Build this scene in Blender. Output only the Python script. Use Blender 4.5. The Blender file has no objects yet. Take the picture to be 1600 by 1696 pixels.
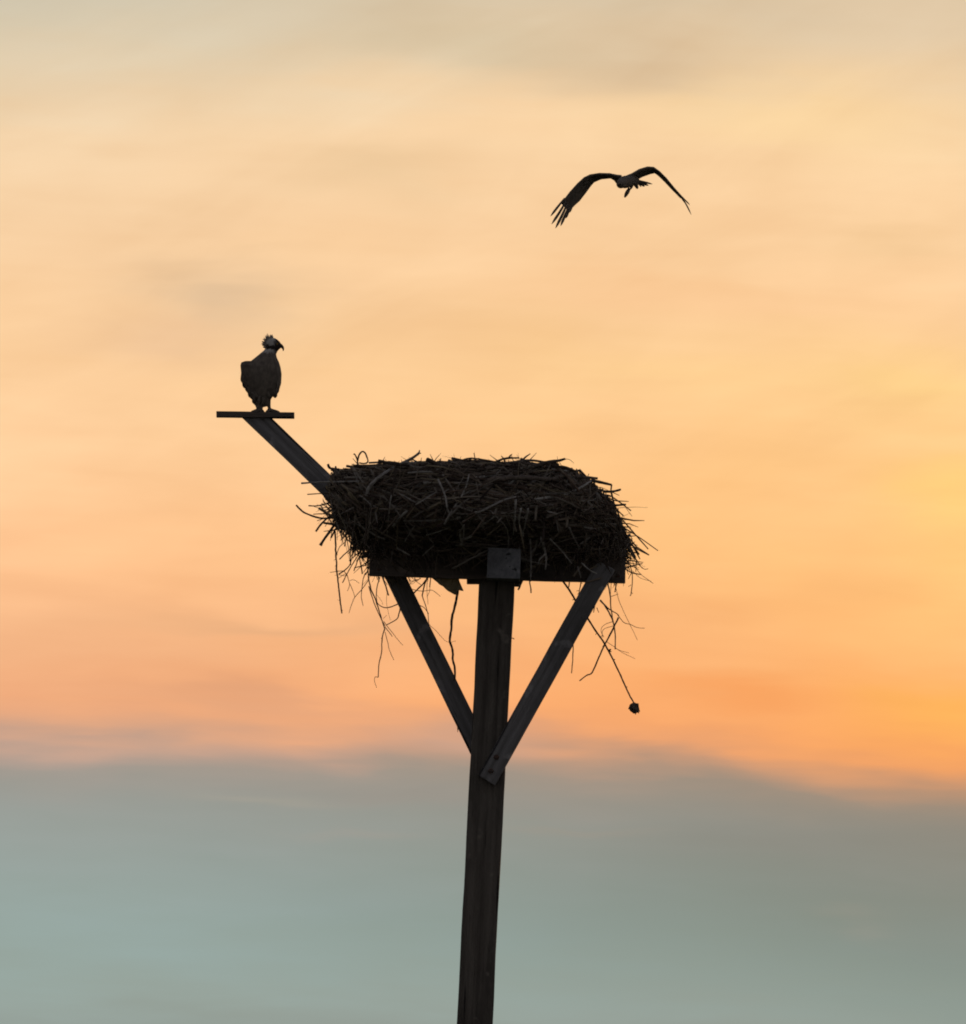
import bpy, bmesh, math, random
from mathutils import Vector, Matrix, noise
random.seed(11)
R = math.radians
scene = bpy.context.scene
COL = scene.collection

# ------------------------------------------------------------------ camera
DIST = 100.0                       # metres from the observer to the nest pole
MPP = 0.0036                       # metres per photograph pixel at that distance
EYE = 1.6
CENTRE_H = 7.41                    # height of the picture centre at the pole
ROLL = R(2.0)                      # the scope was held slightly clockwise
PITCH = math.atan2(CENTRE_H - EYE, DIST)
CAM = Vector((0, 0, EYE))
FWD = Vector((0, math.cos(PITCH), math.sin(PITCH)))
RIGHT0 = Vector((1, 0, 0)); UP0 = RIGHT0.cross(FWD)
# a camera rolled anticlockwise shows the world turned clockwise
RGT = RIGHT0 * math.cos(ROLL) + UP0 * math.sin(ROLL)
UPV = UP0 * math.cos(ROLL) - RIGHT0 * math.sin(ROLL)
cam = bpy.data.cameras.new('camera'); cam_o = bpy.data.objects.new('camera', cam); COL.objects.link(cam_o)
M3 = Matrix((RGT, UPV, -FWD)).transposed()
cam_o.matrix_world = Matrix.Translation(CAM) @ M3.to_4x4()
cam.sensor_fit = 'HORIZONTAL'; cam.sensor_width = 36.0
SLANT = DIST / math.cos(PITCH)
cam.lens = 36.0 * SLANT / (1600 * MPP)
cam.clip_start = 0.5; cam.clip_end = 20000
scene.camera = cam_o
scene.render.resolution_x, scene.render.resolution_y = 966, 1024
scene.view_settings.view_transform = 'Standard'; scene.view_settings.look = 'None'
scene.view_settings.exposure = 0.0; scene.view_settings.gamma = 1.0
scene.render.filter_size = 1.5
scene.cycles.filter_width = 1.9
scene.cycles.max_bounces = 6
scene.cycles.use_adaptive_sampling = True; scene.cycles.adaptive_threshold = 0.02; scene.cycles.adaptive_min_samples = 12

def P(px, py, y=0.0):
    """world point seen at photograph pixel (px, py), y metres behind the pole"""
    d = FWD * SLANT + RGT * ((px - 800) * MPP) + UPV * ((848 - py) * MPP)
    return CAM + d * ((DIST + y) / d.y)

def el_of(py): return math.degrees(PITCH + math.atan((848 - py) * MPP / SLANT))
def lin(c):
    return tuple(((v/255)/12.92 if v/255 <= 0.04045 else ((v/255+0.055)/1.055)**2.4) for v in c)

# ------------------------------------------------------------------ sky
SUN_AZ, SUN_EL = 7.0, 1.6          # degrees right of the view, above the horizon (behind the cloud bank)
world = bpy.data.worlds.new('World'); scene.world = world; world.use_nodes = True
NT = world.node_tree; NT.nodes.clear()
def N(t, **k):
    n = NT.nodes.new(t)
    for a, b in k.items(): setattr(n, a, b)
    return n
def L(a, b): NT.links.new(a, b)
def Mth(op, a, b=None, c=None, clamp=False):
    n = N('ShaderNodeMath', operation=op); n.use_clamp = clamp
    for i, v in enumerate((a, b, c)):
        if v is None: continue
        if isinstance(v, (int, float)): n.inputs[i].default_value = v
        else: L(v, n.inputs[i])
    return n.outputs[0]
def Mix(f, a, b, mode='MIX'):
    n = N('ShaderNodeMix', data_type='RGBA', blend_type=mode)
    for s, v in ((n.inputs[0], f), (n.inputs[6], a), (n.inputs[7], b)):
        if isinstance(v, (int, float)): s.default_value = v
        elif isinstance(v, tuple): s.default_value = (*v, 1)
        else: L(v, s)
    return n.outputs[2]
def Step(v, lo, hi, a=0.0, b=1.0):
    n = N('ShaderNodeMapRange', interpolation_type='SMOOTHSTEP')
    L(v, n.inputs[0])
    for i, x in ((1, lo), (2, hi), (3, a), (4, b)): n.inputs[i].default_value = x
    return n.outputs[0]
tc = N('ShaderNodeTexCoord'); sx = N('ShaderNodeSeparateXYZ'); L(tc.outputs['Generated'], sx.inputs[0])
AZ = Mth('MULTIPLY', Mth('ARCTAN2', sx.outputs[0], sx.outputs[1]), 57.29578)
EL = Mth('MULTIPLY', Mth('ARCSINE', sx.outputs[2]), 57.29578)
def Noise(fx, fy, det, rough, off=0.0, dist=0.0):
    c = N('ShaderNodeCombineXYZ'); L(Mth('MULTIPLY', AZ, fx), c.inputs[0]); L(Mth('MULTIPLY', EL, fy), c.inputs[1]); c.inputs[2].default_value = off
    n = N('ShaderNodeTexNoise'); L(c.outputs[0], n.inputs['Vector']); n.inputs['Scale'].default_value = 1
    n.inputs['Detail'].default_value = det; n.inputs['Roughness'].default_value = rough; n.inputs['Distortion'].default_value = dist
    return Mth('SUBTRACT', n.outputs[0], 0.5)
n_big = Noise(0.9, 2.4, 4, 0.5, 3.1); n_mid = Noise(1.3, 6.0, 3, 0.45, 7.7, 0.3); n_fine = Noise(1.8, 16.0, 3, 0.5, 1.9, 0.2)
def NoiseTilt(ang, fx, fy, det, rough, off):
    ca, sa = math.cos(R(ang)), math.sin(R(ang))
    a = Mth('ADD', Mth('MULTIPLY', AZ, ca * fx), Mth('MULTIPLY', EL, sa * fx)); b = Mth('ADD', Mth('MULTIPLY', AZ, -sa * fy), Mth('MULTIPLY', EL, ca * fy))
    c = N('ShaderNodeCombineXYZ'); L(a, c.inputs[0]); L(b, c.inputs[1]); c.inputs[2].default_value = off
    n = N('ShaderNodeTexNoise'); L(c.outputs[0], n.inputs['Vector']); n.inputs['Scale'].default_value = 1
    n.inputs['Detail'].default_value = det; n.inputs['Roughness'].default_value = rough; n.inputs['Distortion'].default_value = 0.5
    return Mth('MULTIPLY', Mth('SUBTRACT', n.outputs[0], 0.5), Step(EL, 2.6, 3.6))
n_tilt = NoiseTilt(24, 1.0, 3.4, 4, 0.5, 5.5)
n_wx = Noise(1.4, 3.0, 4, 0.55, 12.3)
# warped elevation: cloud layers undulate, and the low bank sinks towards the sun
ELW = Mth('ADD', EL, Mth('MULTIPLY', n_mid, 0.20))
ELW = Mth('ADD', ELW, Mth('MULTIPLY', n_fine, 0.06))
ELW = Mth('ADD', ELW, Mth('MULTIPLY', Mth('MINIMUM', Mth('MAXIMUM', Mth('SUBTRACT', AZ, 0.8), 0.0), 4.0), 0.09))
ELW = Mth('ADD', ELW, Mth('MULTIPLY', Mth('MINIMUM', Mth('MAXIMUM', Mth('MULTIPLY', AZ, -1.0), 0.0), 4.0), 0.03))
def tpos(e): return e / (e + 5.0)
TT = Mth('DIVIDE', Mth('MAXIMUM', ELW, 0.0), Mth('ADD', Mth('MAXIMUM', ELW, 0.0), 5.0))
ROWS = [(0, (204,197,175), (225,201,167)), (120, (229,209,177), (242,210,167)), (220, (245,213,172), (253,216,168)),
        (420, (248,208,163), (251,206,157)), (560, (251,208,159), (252,207,147)), (680, (255,211,162), (254,202,139)),
        (800, (255,206,156), (254,198,130)), (950, (252,192,142), (254,190,121)), (1080, (243,184,139), (254,178,110)),
        (1170, (246,174,127), (255,170,99)), (1212, (222,170,138), (244,161,101)), (1238, (190,162,148), (200,150,116)),
        (1274, (154,153,146), (144,137,124)), (1350, (149,159,156), (136,141,135)), (1500, (145,169,166), (120,139,133)),
        (1620, (147,169,165), (137,157,151)), (1696, (149,168,163), (145,161,155))]
HIGH = [(90, (70,80,98)), (40, (90,98,110)), (20, (132,132,134)), (10, (178,168,152)), (6.6, (200,188,166))]
LOW = [(0.8, (122,132,130)), (0.0, (104,108,108))]
def ramp(k):
    n = N('ShaderNodeValToRGB'); L(TT, n.inputs[0]); cr = n.color_ramp; cr.interpolation = 'B_SPLINE'
    st = [(tpos(e), lin(c)) for e, c in HIGH + LOW] + [(tpos(el_of(r[0])), lin(r[k])) for r in ROWS]
    st.sort()
    cr.elements[0].position = st[0][0]; cr.elements[0].color = (*st[0][1], 1)
    cr.elements[1].position = st[-1][0]; cr.elements[1].color = (*st[-1][1], 1)
    for p, c in st[1:-1]:
        e = cr.elements.new(p); e.color = (*c, 1)
    return n.outputs[0]
cloud = Mix(Step(Mth('ADD', AZ, Mth('MULTIPLY', n_big, 1.6)), -1.9, 1.9), ramp(1), ramp(2))
# single soft clouds: direction (photo pixel), half sizes in pixels, tint, strength
AZW = Mth('ADD', AZ, Mth('MULTIPLY', n_wx, 0.55)); ELV = Mth('ADD', EL, Mth('MULTIPLY', n_mid, 0.30))
DPP = math.degrees(MPP / SLANT)
def puff(px, py, hx, hy, tint, amt):
    global cloud
    d = (P(px, py, 0) - CAM).normalized()
    a0 = math.degrees(math.atan2(d.x, d.y)); e0 = math.degrees(math.asin(d.z))
    u = Mth('DIVIDE', Mth('SUBTRACT', AZW, a0), hx * DPP); v = Mth('DIVIDE', Mth('SUBTRACT', ELV, e0), hy * DPP)
    g = Mth('EXPONENT', Mth('MULTIPLY', Mth('ADD', Mth('MULTIPLY', u, u), Mth('MULTIPLY', v, v)), -1.0))
    cloud = Mix(Mth('MULTIPLY', g, amt), cloud, lin(tint))
for a in [(1065, 105, 170, 62, (214,188,154), .8), (760, 75, 190, 35, (205,190,160), .5), (880, 195, 260, 60, (255,218,172), .6),
          (1290, 190, 240, 60, (253,218,163), .6), (345, 490, 150, 75, (216,184,148), .8), (250, 560, 140, 40, (232,190,150), .5),
          (640, 285, 120, 40, (235,203,160), .5), (1480, 385, 130, 32, (236,196,146), .5), (1150, 480, 300, 40, (250,200,150), .5),
          (500, 420, 260, 30, (255,214,166), .5), (1540, 630, 150, 50, (255,214,142), .7), (1585, 810, 90, 55, (255,212,128), .75),
          (1180, 620, 300, 30, (255,212,150), .5), (420, 1040, 240, 20, (226,172,128), .6), (430, 1165, 260, 20, (222,164,128), .55),
          (760, 1215, 130, 26, (188,158,142), .6), (1610, 1185, 200, 55, (255,184,92), .75), (1610, 880, 130, 150, (255,208,128), .55), (1240, 1150, 110, 24, (248,158,92), .5),
          (590, 1382, 110, 9, (160,156,148), .3), (980, 1372, 130, 9, (154,150,140), .35), (420, 1330, 120, 9, (160,160,150), .5),
          (1330, 1400, 260, 45, (132,138,132), .6), (1420, 1540, 60, 14, (148,150,140), .25), (700, 1320, 200, 22, (150,148,142), .5)]:
    puff(*a)
# streaky texture of the veil
tex = Mth('ADD', Mth('MULTIPLY', n_tilt, 0.22), Mth('ADD', Mth('ADD', Mth('MULTIPLY', n_big, 0.16), Mth('MULTIPLY', n_mid, 0.16)), Mth('MULTIPLY', n_fine, 0.06)))
br = Mth('ADD', tex, 1.0)
cb = N('ShaderNodeCombineColor'); L(Mth('ADD', Mth('MULTIPLY', tex, 0.7), 1.0), cb.inputs[0]); L(br, cb.inputs[1]); L(Mth('ADD', Mth('MULTIPLY', tex, 1.35), 1.0), cb.inputs[2])
cloud = Mix(1.0, cloud, cb.outputs[0], 'MULTIPLY')
# the glow belongs to the sunset side; the sky behind the observer is dim dusk
away = Mth('COSINE', Mth('MULTIPLY', Mth('SUBTRACT', AZ, SUN_AZ), 0.01745329))
glow = Step(away, -0.2, 0.97)
dusk = Mix(Step(EL, 0.0, 60.0), lin((124,122,126)), lin((104,106,116)))
cloud = Mix(Mth('ADD', Mth('MULTIPLY', glow, 0.97), 0.03), dusk, cloud)
sky = N('ShaderNodeTexSky', sky_type='NISHITA'); sky.sun_disc = False
sky.sun_elevation = R(SUN_EL); sky.sun_rotation = R(SUN_AZ); sky.air_density = 1.0; sky.dust_density = 2.0
bg1 = N('ShaderNodeBackground'); L(sky.outputs[0], bg1.inputs[0]); bg1.inputs[1].default_value = 0.05
bg2 = N('ShaderNodeBackground'); L(cloud, bg2.inputs[0]); bg2.inputs[1].default_value = 1.0
mx = N('ShaderNodeMixShader'); mx.inputs[0].default_value = 0.96      # cloud cover over the clear sky
L(bg1.outputs[0], mx.inputs[1]); L(bg2.outputs[0], mx.inputs[2])
wo = N('ShaderNodeOutputWorld'); L(mx.outputs[0], wo.inputs[0])

# ------------------------------------------------------------------ sun (low, veiled, behind the nest)
sun = bpy.data.lights.new('sun', 'SUN'); sun.energy = 0.5; sun.angle = R(6.0); sun.color = (1.0, 0.62, 0.34)
sun_o = bpy.data.objects.new('sun', sun); COL.objects.link(sun_o)
sd = Vector((math.sin(R(SUN_AZ)) * math.cos(R(SUN_EL)), math.cos(R(SUN_AZ)) * math.cos(R(SUN_EL)), math.sin(R(SUN_EL))))
sun_o.rotation_euler = sd.to_track_quat('Z', 'Y').to_euler(); sun_o.location = (0, 0, 40)

# ------------------------------------------------------------------ materials
def material(name, build, rough=0.9):
    m = bpy.data.materials.new(name); m.use_nodes = True
    nt = m.node_tree; b = nt.nodes['Principled BSDF']; b.inputs['Roughness'].default_value = rough
    b.inputs['Specular IOR Level'].default_value = 0.25
    build(nt, b); return m
def mix_rgb(nt, f, a, b):
    n = nt.nodes.new('ShaderNodeMix'); n.data_type = 'RGBA'
    for s, v in ((n.inputs[0], f), (n.inputs[6], a), (n.inputs[7], b)):
        if isinstance(v, (int, float)): s.default_value = v
        elif isinstance(v, tuple): s.default_value = (*v, 1)
        else: nt.links.new(v, s)
    return n.outputs[2]
def noise_n(nt, vec, scale, det=5, rough=.6):
    n = nt.nodes.new('ShaderNodeTexNoise'); n.inputs['Scale'].default_value = scale; n.inputs['Detail'].default_value = det; n.inputs['Roughness'].default_value = rough
    if vec is not None: nt.links.new(vec, n.inputs['Vector'])
    return n.outputs[0]
def map_n(nt, scale):
    t = nt.nodes.new('ShaderNodeTexCoord'); m = nt.nodes.new('ShaderNodeMapping'); m.inputs['Scale'].default_value = scale
    nt.links.new(t.outputs['Object'], m.inputs['Vector']); return m.outputs[0]
def range_n(nt, v, lo, hi):
    n = nt.nodes.new('ShaderNodeMapRange'); nt.links.new(v, n.inputs[0]); n.inputs[1].default_value = lo; n.inputs[2].default_value = hi; return n.outputs[0]
def bump_n(nt, b, v, s, d=0.01):
    n = nt.nodes.new('ShaderNodeBump'); n.inputs['Strength'].default_value = s; n.inputs['Distance'].default_value = d
    nt.links.new(v, n.inputs['Height']); nt.links.new(n.outputs[0], b.inputs['Normal'])
def timber(name, dark, light):
    """weathered timber, grain running along local X"""
    def f(nt, b):
        g = noise_n(nt, map_n(nt, (1.2, 34, 34)), 1.0, 6, .65)
        s = noise_n(nt, map_n(nt, (1.0, 3.0, 3.0)), 1.6, 5, .6)
        c = mix_rgb(nt, range_n(nt, g, .34, .66), dark, light)
        c = mix_rgb(nt, range_n(nt, s, .48, .75), c, tuple(x * .55 for x in dark))
        k = noise_n(nt, map_n(nt, (.9, 22, 22)), 1.0, 2, .5); ck = range_n(nt, k, .66, .69)
        c = mix_rgb(nt, ck, c, tuple(x * .25 for x in dark))
        sp = noise_n(nt, map_n(nt, (9, 9, 9)), 1.0, 3, .5); c = mix_rgb(nt, range_n(nt, sp, .64, .74), c, tuple(min(.6, x * 1.35) for x in light))
        nt.links.new(c, b.inputs['Base Color']); bump_n(nt, b, g, .6, .006)
    return material(name, f, .85)
M_POLE = timber('weathered_pole_timber', (.08, .068, .055), (.16, .14, .115))
M_BRACE = timber('weathered_brace_timber', (.14, .132, .125), (.245, .235, .23))
M_GREY = timber('silvered_timber', (.13, .132, .136), (.25, .25, .255))
M_FRAME = timber('dark_frame_timber', (.085, .068, .055), (.155, .125, .10))
def f_bark(nt, b):
    oi = nt.nodes.new('ShaderNodeObjectInfo'); g = noise_n(nt, map_n(nt, (60, 60, 60)), 1.0, 4)
    c = mix_rgb(nt, oi.outputs['Random'], (.10, .075, .055), (.21, .17, .135))
    c = mix_rgb(nt, range_n(nt, g, .35, .7), c, (.06, .045, .034)); nt.links.new(c, b.inputs['Base Color']); bump_n(nt, b, g, .5, .003)
M_BARK = material('stick_bark', f_bark)
def f_pale(nt, b):
    oi = nt.nodes.new('ShaderNodeObjectInfo'); g = noise_n(nt, map_n(nt, (45, 45, 45)), 1.0, 4)
    c = mix_rgb(nt, oi.outputs['Random'], (.36, .33, .295), (.56, .53, .48))
    c = mix_rgb(nt, range_n(nt, g, .4, .75), c, (.15, .125, .10)); nt.links.new(c, b.inputs['Base Color']); bump_n(nt, b, g, .5, .003)
M_PALE = material('bleached_stick', f_pale)
def f_mass(nt, b):
    a = nt.nodes.new('ShaderNodeAttribute'); a.attribute_name = 'tone'
    nt.links.new(a.outputs['Color'], b.inputs['Base Color'])
M_MASS = material('mixed_sticks', f_mass)
def f_core(nt, b):
    g = noise_n(nt, map_n(nt, (14, 14, 30)), 1.0, 7, .7)
    nt.links.new(mix_rgb(nt, range_n(nt, g, .3, .7), (.06, .048, .038), (.14, .11, .085)), b.inputs['Base Color']); bump_n(nt, b, g, 1.0, .03)
M_CORE = material('matted_nest_litter', f_core)
def f_iron(nt, b):
    g = noise_n(nt, map_n(nt, (90, 90, 90)), 1.0, 4)
    nt.links.new(mix_rgb(nt, range_n(nt, g, .4, .6), (.05, .045, .042), (.12, .06, .035)), b.inputs['Base Color'])
M_IRON = material('rusty_iron', f_iron, .6)
def f_scrap(nt, b):
    g = noise_n(nt, map_n(nt, (30, 30, 30)), 1.0, 5)
    nt.links.new(mix_rgb(nt, range_n(nt, g, .35, .7), (.36, .34, .24), (.22, .20, .13)), b.inputs['Base Color']); bump_n(nt, b, g, .5, .004)
    tr = nt.nodes.new('ShaderNodeBsdfTranslucent'); tr.inputs[0].default_value = (.42, .38, .24, 1)      # thin enough to glow against the sky
    mxs = nt.nodes.new('ShaderNodeMixShader'); mxs.inputs[0].default_value = .4
    out = next(n for n in nt.nodes if n.type == 'OUTPUT_MATERIAL')
    nt.links.new(b.outputs[0], mxs.inputs[1]); nt.links.new(tr.outputs[0], mxs.inputs[2]); nt.links.new(mxs.outputs[0], out.inputs[0])
M_SCRAP = material('pale_bark', f_scrap, .8)

# ------------------------------------------------------------------ mesh helpers
def link(name, me, mat, parent=None, loc=None):
    o = bpy.data.objects.new(name, me); COL.objects.link(o)
    if mat and not me.materials: me.materials.append(mat)
    if parent is not None:
        o.parent = parent
    if loc is not None: o.location = loc
    return o
def tag(o, label, cat, group=None):
    o['label'] = label; o['category'] = cat
    if group: o['group'] = group
    return o
def empty(name, loc):
    o = bpy.data.objects.new(name, None); COL.objects.link(o); o.location = loc; o.empty_display_size = .2; return o
def catmull(pts, per=4):
    if len(pts) < 3: return [pts[0].lerp(pts[1], i / 2) for i in range(3)] if per > 1 else pts
    out = []
    q = [pts[0] * 2 - pts[1]] + pts + [pts[-1] * 2 - pts[-2]]
    for i in range(1, len(q) - 2):
        p0, p1, p2, p3 = q[i-1:i+3]
        for k in range(per):
            t = k / per
            out.append(.5 * ((2*p1) + (p2-p0)*t + (2*p0-5*p1+4*p2-p3)*t*t + (3*p1-p0-3*p2+p3)*t*t*t))
    out.append(pts[-1]); return out
def tube(V, F, pts, rad, sides=5, jit=0.0):
    """append a tapering tube; rad = list of radii per point"""
    n = len(pts); base = len(V); ref = Vector((.3, .9, .25)); last = None
    for i, p in enumerate(pts):
        d = (pts[min(i+1, n-1)] - pts[max(i-1, 0)])
        if d.length < 1e-9: d = Vector((0, 0, 1))
        d.normalize()
        if last is None:
            u = d.cross(ref)
            if u.length < .05: u = d.cross(Vector((1, 0, 0)))
        else: u = last - d * last.dot(d)
        u.normalize(); last = u; v = d.cross(u)
        for k in range(sides):
            a = 2 * math.pi * k / sides
            r = rad[i] * (1 + random.uniform(-jit, jit))
            V.append(p + (u * math.cos(a) + v * math.sin(a)) * r)
    for i in range(n - 1):
        for k in range(sides):
            a = base + i*sides + k; b = base + i*sides + (k+1) % sides
            F.append((a, b, b + sides, a + sides))
    F.append(tuple(base + k for k in reversed(range(sides)))); F.append(tuple(base + (n-1)*sides + k for k in range(sides)))
def mesh_from(name, V, F, smooth=True):
    me = bpy.data.meshes.new(name); me.from_pydata([tuple(v) for v in V], [], F)
    if smooth: me.polygons.foreach_set('use_smooth', [True] * len(me.polygons))
    me.update(); return me
def beam(name, p0, p1, w, t, mat, parent, facing=Vector((0, -1, 0)), seg=10, warp=.0015, bev=.004, cut0=0.0, cut1=0.0, org=None):
    """sawn timber from p0 to p1; w across (seen from the front), t deep; local X along the grain"""
    X = (p1 - p0); ln = X.length; X.normalize()
    Yd = (facing - X * facing.dot(X)).normalized(); Zd = X.cross(Yd)
    bm = bmesh.new(); sd = random.random() * 50
    rings = []
    for i in range(seg + 1):
        x = ln * i / seg; rw = []
        for (a, b) in ((-1, -1), (1, -1), (1, 1), (-1, 1)):
            xx = x
            if i == 0: xx += cut0 * b * w * .5
            if i == seg: xx += cut1 * b * w * .5
            j = noise.noise_vector(Vector((x * 3.1 + sd, a * 2.0, b * 2.0))) * warp
            rw.append(bm.verts.new(Vector((xx, a * t * .5, b * w * .5)) + j))
        rings.append(rw)
    for i in range(seg):
        for k in range(4):
            bm.faces.new((rings[i][k], rings[i][(k+1) % 4], rings[i+1][(k+1) % 4], rings[i+1][k]))
    bm.faces.new(rings[0][::-1]); bm.faces.new(rings[-1])
    bmesh.ops.recalc_face_normals(bm, faces=bm.faces)
    if bev > 0:
        es = [e for e in bm.edges if len(e.link_faces) == 2 and e.calc_face_angle() > .8]
        bmesh.ops.bevel(bm, geom=es, offset=bev, segments=2, affect='EDGES', profile=.5)
    me = bpy.data.meshes.new(name); bm.to_mesh(me); bm.free()
    o = link(name, me, mat, parent)
    mw = Matrix((X, Yd, Zd)).transposed().to_4x4(); mw.translation = p0 - (org if org is not None else Vector())
    o.matrix_local = mw
    return o

# ------------------------------------------------------------------ ground (below the frame)
bm = bmesh.new()
NG = 60; S = 6000
vs = {}
for i in range(NG + 1):
    for j in range(NG + 1):
        u = (i / NG * 2 - 1); v = (j / NG * 2 - 1)
        x = S * u * abs(u); y = S * v * abs(v) + 60
        d = math.hypot(x, y - 100)
        z = noise.noise(Vector((x * .05, y * .05, 0))) * .12 * min(1, d / 12)
        vs[i, j] = bm.verts.new((x, y, z))
for i in range(NG):
    for j in range(NG):
        bm.faces.new((vs[i, j], vs[i+1, j], vs[i+1, j+1], vs[i, j+1]))
me = bpy.data.meshes.new('ground'); bm.to_mesh(me); bm.free()
def f_ground(nt, b):
    g = noise_n(nt, map_n(nt, (.15, .15, .15)), 1.0, 8, .65); h = noise_n(nt, map_n(nt, (3, 3, 3)), 1.0, 5)
    c = mix_rgb(nt, range_n(nt, g, .38, .62), (.055, .062, .028), (.12, .10, .05)); c = mix_rgb(nt, range_n(nt, h, .4, .8), c, (.035, .04, .018))
    nt.links.new(c, b.inputs['Base Color']); bump_n(nt, b, h, .8, .1)
ground = link('ground', me, material('marsh_grass', f_ground, .95)); ground['kind'] = 'structure'

# ------------------------------------------------------------------ nest platform
FOOT = P(804, 970); FOOT = Vector((P(735, 2100).x, DIST, 0))
plat = empty('nest_platform', FOOT)
tag(plat, 'tall timber nest platform on a square pole with two slanting braces and a perch arm', 'platform')
def B(name, a, b, w, t, mat, **k): return beam(name, a, b, w * MPP, t, mat, plat, org=FOOT, **k)
top = P(823.5, 958); low = P(787, 1680)
dirn = (low - top).normalized(); base = top + dirn * ((top.z + .9) / -dirn.z)
pole = B('pole', base, top, 58.5, .205, M_POLE, seg=60, warp=.006, bev=.012)
FY = -.103                                            # front face of the pole
# front and rear joists clasp the pole
jt = .045
B('joist', P(612, 926, FY - jt/2 - .003), P(1036, 938, FY - jt/2 - .003), 57, jt, M_FRAME, seg=16, bev=.005, warp=.003)
B('joist', P(612, 924, .103 + jt/2 + .003), P(1036, 936, .103 + jt/2 + .003), 55, jt, M_FRAME, seg=16, warp=.003)
# cross joists run towards the camera at the ends and over the pole
def cross(px, py, y0, y1, w, h, mat, nm='cross_joist'):
    a = P(px, py, y0); b = Vector((a.x, DIST + y1, a.z))
    return beam(nm, a, b, h * MPP, w * MPP, mat, plat, facing=Vector((1, 0, 0)), org=FOOT, seg=12, warp=.002, bev=.005)
cross(632, 912, -.098, .50, 13, 36, M_FRAME)
cross(1016, 923, -.098, .50, 13, 36, M_FRAME)
cross(834.5, 933, -.42, .46, 55, 50, M_GREY, 'centre_beam')
B('ledger', P(773, 961.5, -.02), P(795, 961.5, -.02), 11, .16, M_FRAME, seg=2)
B('ledger', P(851, 961, -.02), P(863, 961, -.02), 10, .16, M_FRAME, seg=2)
# deck planks laid left to right over the cross joists
for i in range(4):
    yy = -.03 + i * .145 + random.uniform(-.006, .006)
    dx0, dx1 = random.uniform(-6, 6), random.uniform(-6, 6)
    B('plank', P(612 + dx0, 885, yy), P(1034 + dx1, 897, yy), 7.5, .136, M_FRAME, seg=8, warp=.004)
# braces and their bolts
def bolt(px, py, y, parent):
    V, F = [], []; p = P(px, py, y)
    tube(V, F, [p + Vector((0, .01, 0)), p + Vector((0, -.010, 0)), p + Vector((0, -.013, 0))], [.017, .017, .009], 6)
    org = parent.matrix_basis.inverted(); V = [org @ (v - FOOT) for v in V]
    return link('bolt', mesh_from('bolt', V, F, False), M_IRON, parent)
rb = B('brace', P(806, 1293, FY - .028), P(1004, 936, FY - jt - .032), 33, .048, M_BRACE, seg=20, cut0=-.05, warp=.003, bev=.006)
lb = B('brace', P(812, 1279, .103 + .028), P(640, 925, .103 + jt + .032), 32.5, .048, M_BRACE, seg=20, warp=.003, bev=.006)
bolt(813, 1277, FY - .053, rb); bolt(822, 1254, FY - .053, rb); bolt(992, 957, FY - .082, rb); bolt(1001, 942, FY - .082, rb)
# perch arm and crossbar
arm = B('perch_arm', P(421, 688, .17), P(668, 925, .17), 33, .05, M_BRACE, seg=20, cut0=-.9, warp=.003)
bar = B('perch_bar', P(358.5, 686.5, .17), P(487.5, 688.2, .17), 9.5, .095, M_FRAME, seg=10, warp=.002, bev=.003)
for (bx, by) in ((628, 915), (628, 943), (800, 915), (884, 922), (1024, 925), (1024, 953)):
    V, F = [], []; p = P(bx, by, FY - jt - .003) - FOOT
    tube(V, F, [p + Vector((0, .01, 0)), p + Vector((0, -.007, 0)), p + Vector((0, -.010, 0))], [.012, .012, .006], 6)
    link('bolt', mesh_from('bolt', V, F, False), M_IRON, plat)
# nail in the pole side
V, F = [], []; tube(V, F, [P(846, 1056.5) - FOOT, P(851, 1057.5) - FOOT, P(851.3, 1059) - FOOT], [.0028, .0028, .004], 5)
link('nail', mesh_from('nail', V, F), M_IRON, plat)
# split sliver on the left brace
V, F = [], []; tube(V, F, [P(758.5, 1196, .15) - FOOT, P(758.3, 1204, .15) - FOOT, P(758, 1213, .15) - FOOT], [.006, .0045, .001], 4)
link('splinter', mesh_from('splinter', V, F), M_BRACE, plat)

# ------------------------------------------------------------------ nest
PROF = [(770, 660, 880), (777, 592, 922), (786, 562, 944), (800, 556, 972), (816, 556, 994), (842, 562, 1012), (868, 578, 1024), (895, 602, 1030), (915, 614, 1034), (935, 625, 1024)]
def prof(py):
    if py <= PROF[0][0]: return PROF[0][1:]
    for (a, l0, r0), (b, l1, r1) in zip(PROF, PROF[1:]):
        if py <= b:
            t = (py - a) / (b - a); return l0 + (l1-l0)*t, r0 + (r1-r0)*t
    return PROF[-1][1:]
def DEEPF(py): return .80 if py < 845 else max(.40, .80 - .40 * (py - 845) / 62)
DEEP = .80
NESTO = P(805, 925); NESTO.y = DIST
nest = empty('osprey_nest', NESTO)
tag(nest, 'huge tangled nest of sticks and straw heaped on the platform', 'nest')
def surf(th, py, out=0.0):
    """point on the nest surface; th = 0 right, -pi/2 towards the camera"""
    l, r = prof(py); hw = (r - l) / 2
    dp = 1.0 + .05 * math.sin(3 * th + 1) + .03 * math.sin(7 * th)
    x = (l + r) / 2 + (hw * MPP + out) / MPP * math.cos(th)
    y = (hw * MPP * DEEPF(py) * dp + out) * math.sin(th)
    return P(x, py + 3.2 * y / 1.0 * 0, y)
def front_y(px, py, out=.085):
    l, r = prof(py); hw = max((r - l) / 2, 1); u = (px - (l + r) / 2) / hw
    s = math.sqrt(max(0, 1 - u * u)); return -(hw * MPP * DEEPF(py) * s) - out
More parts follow.
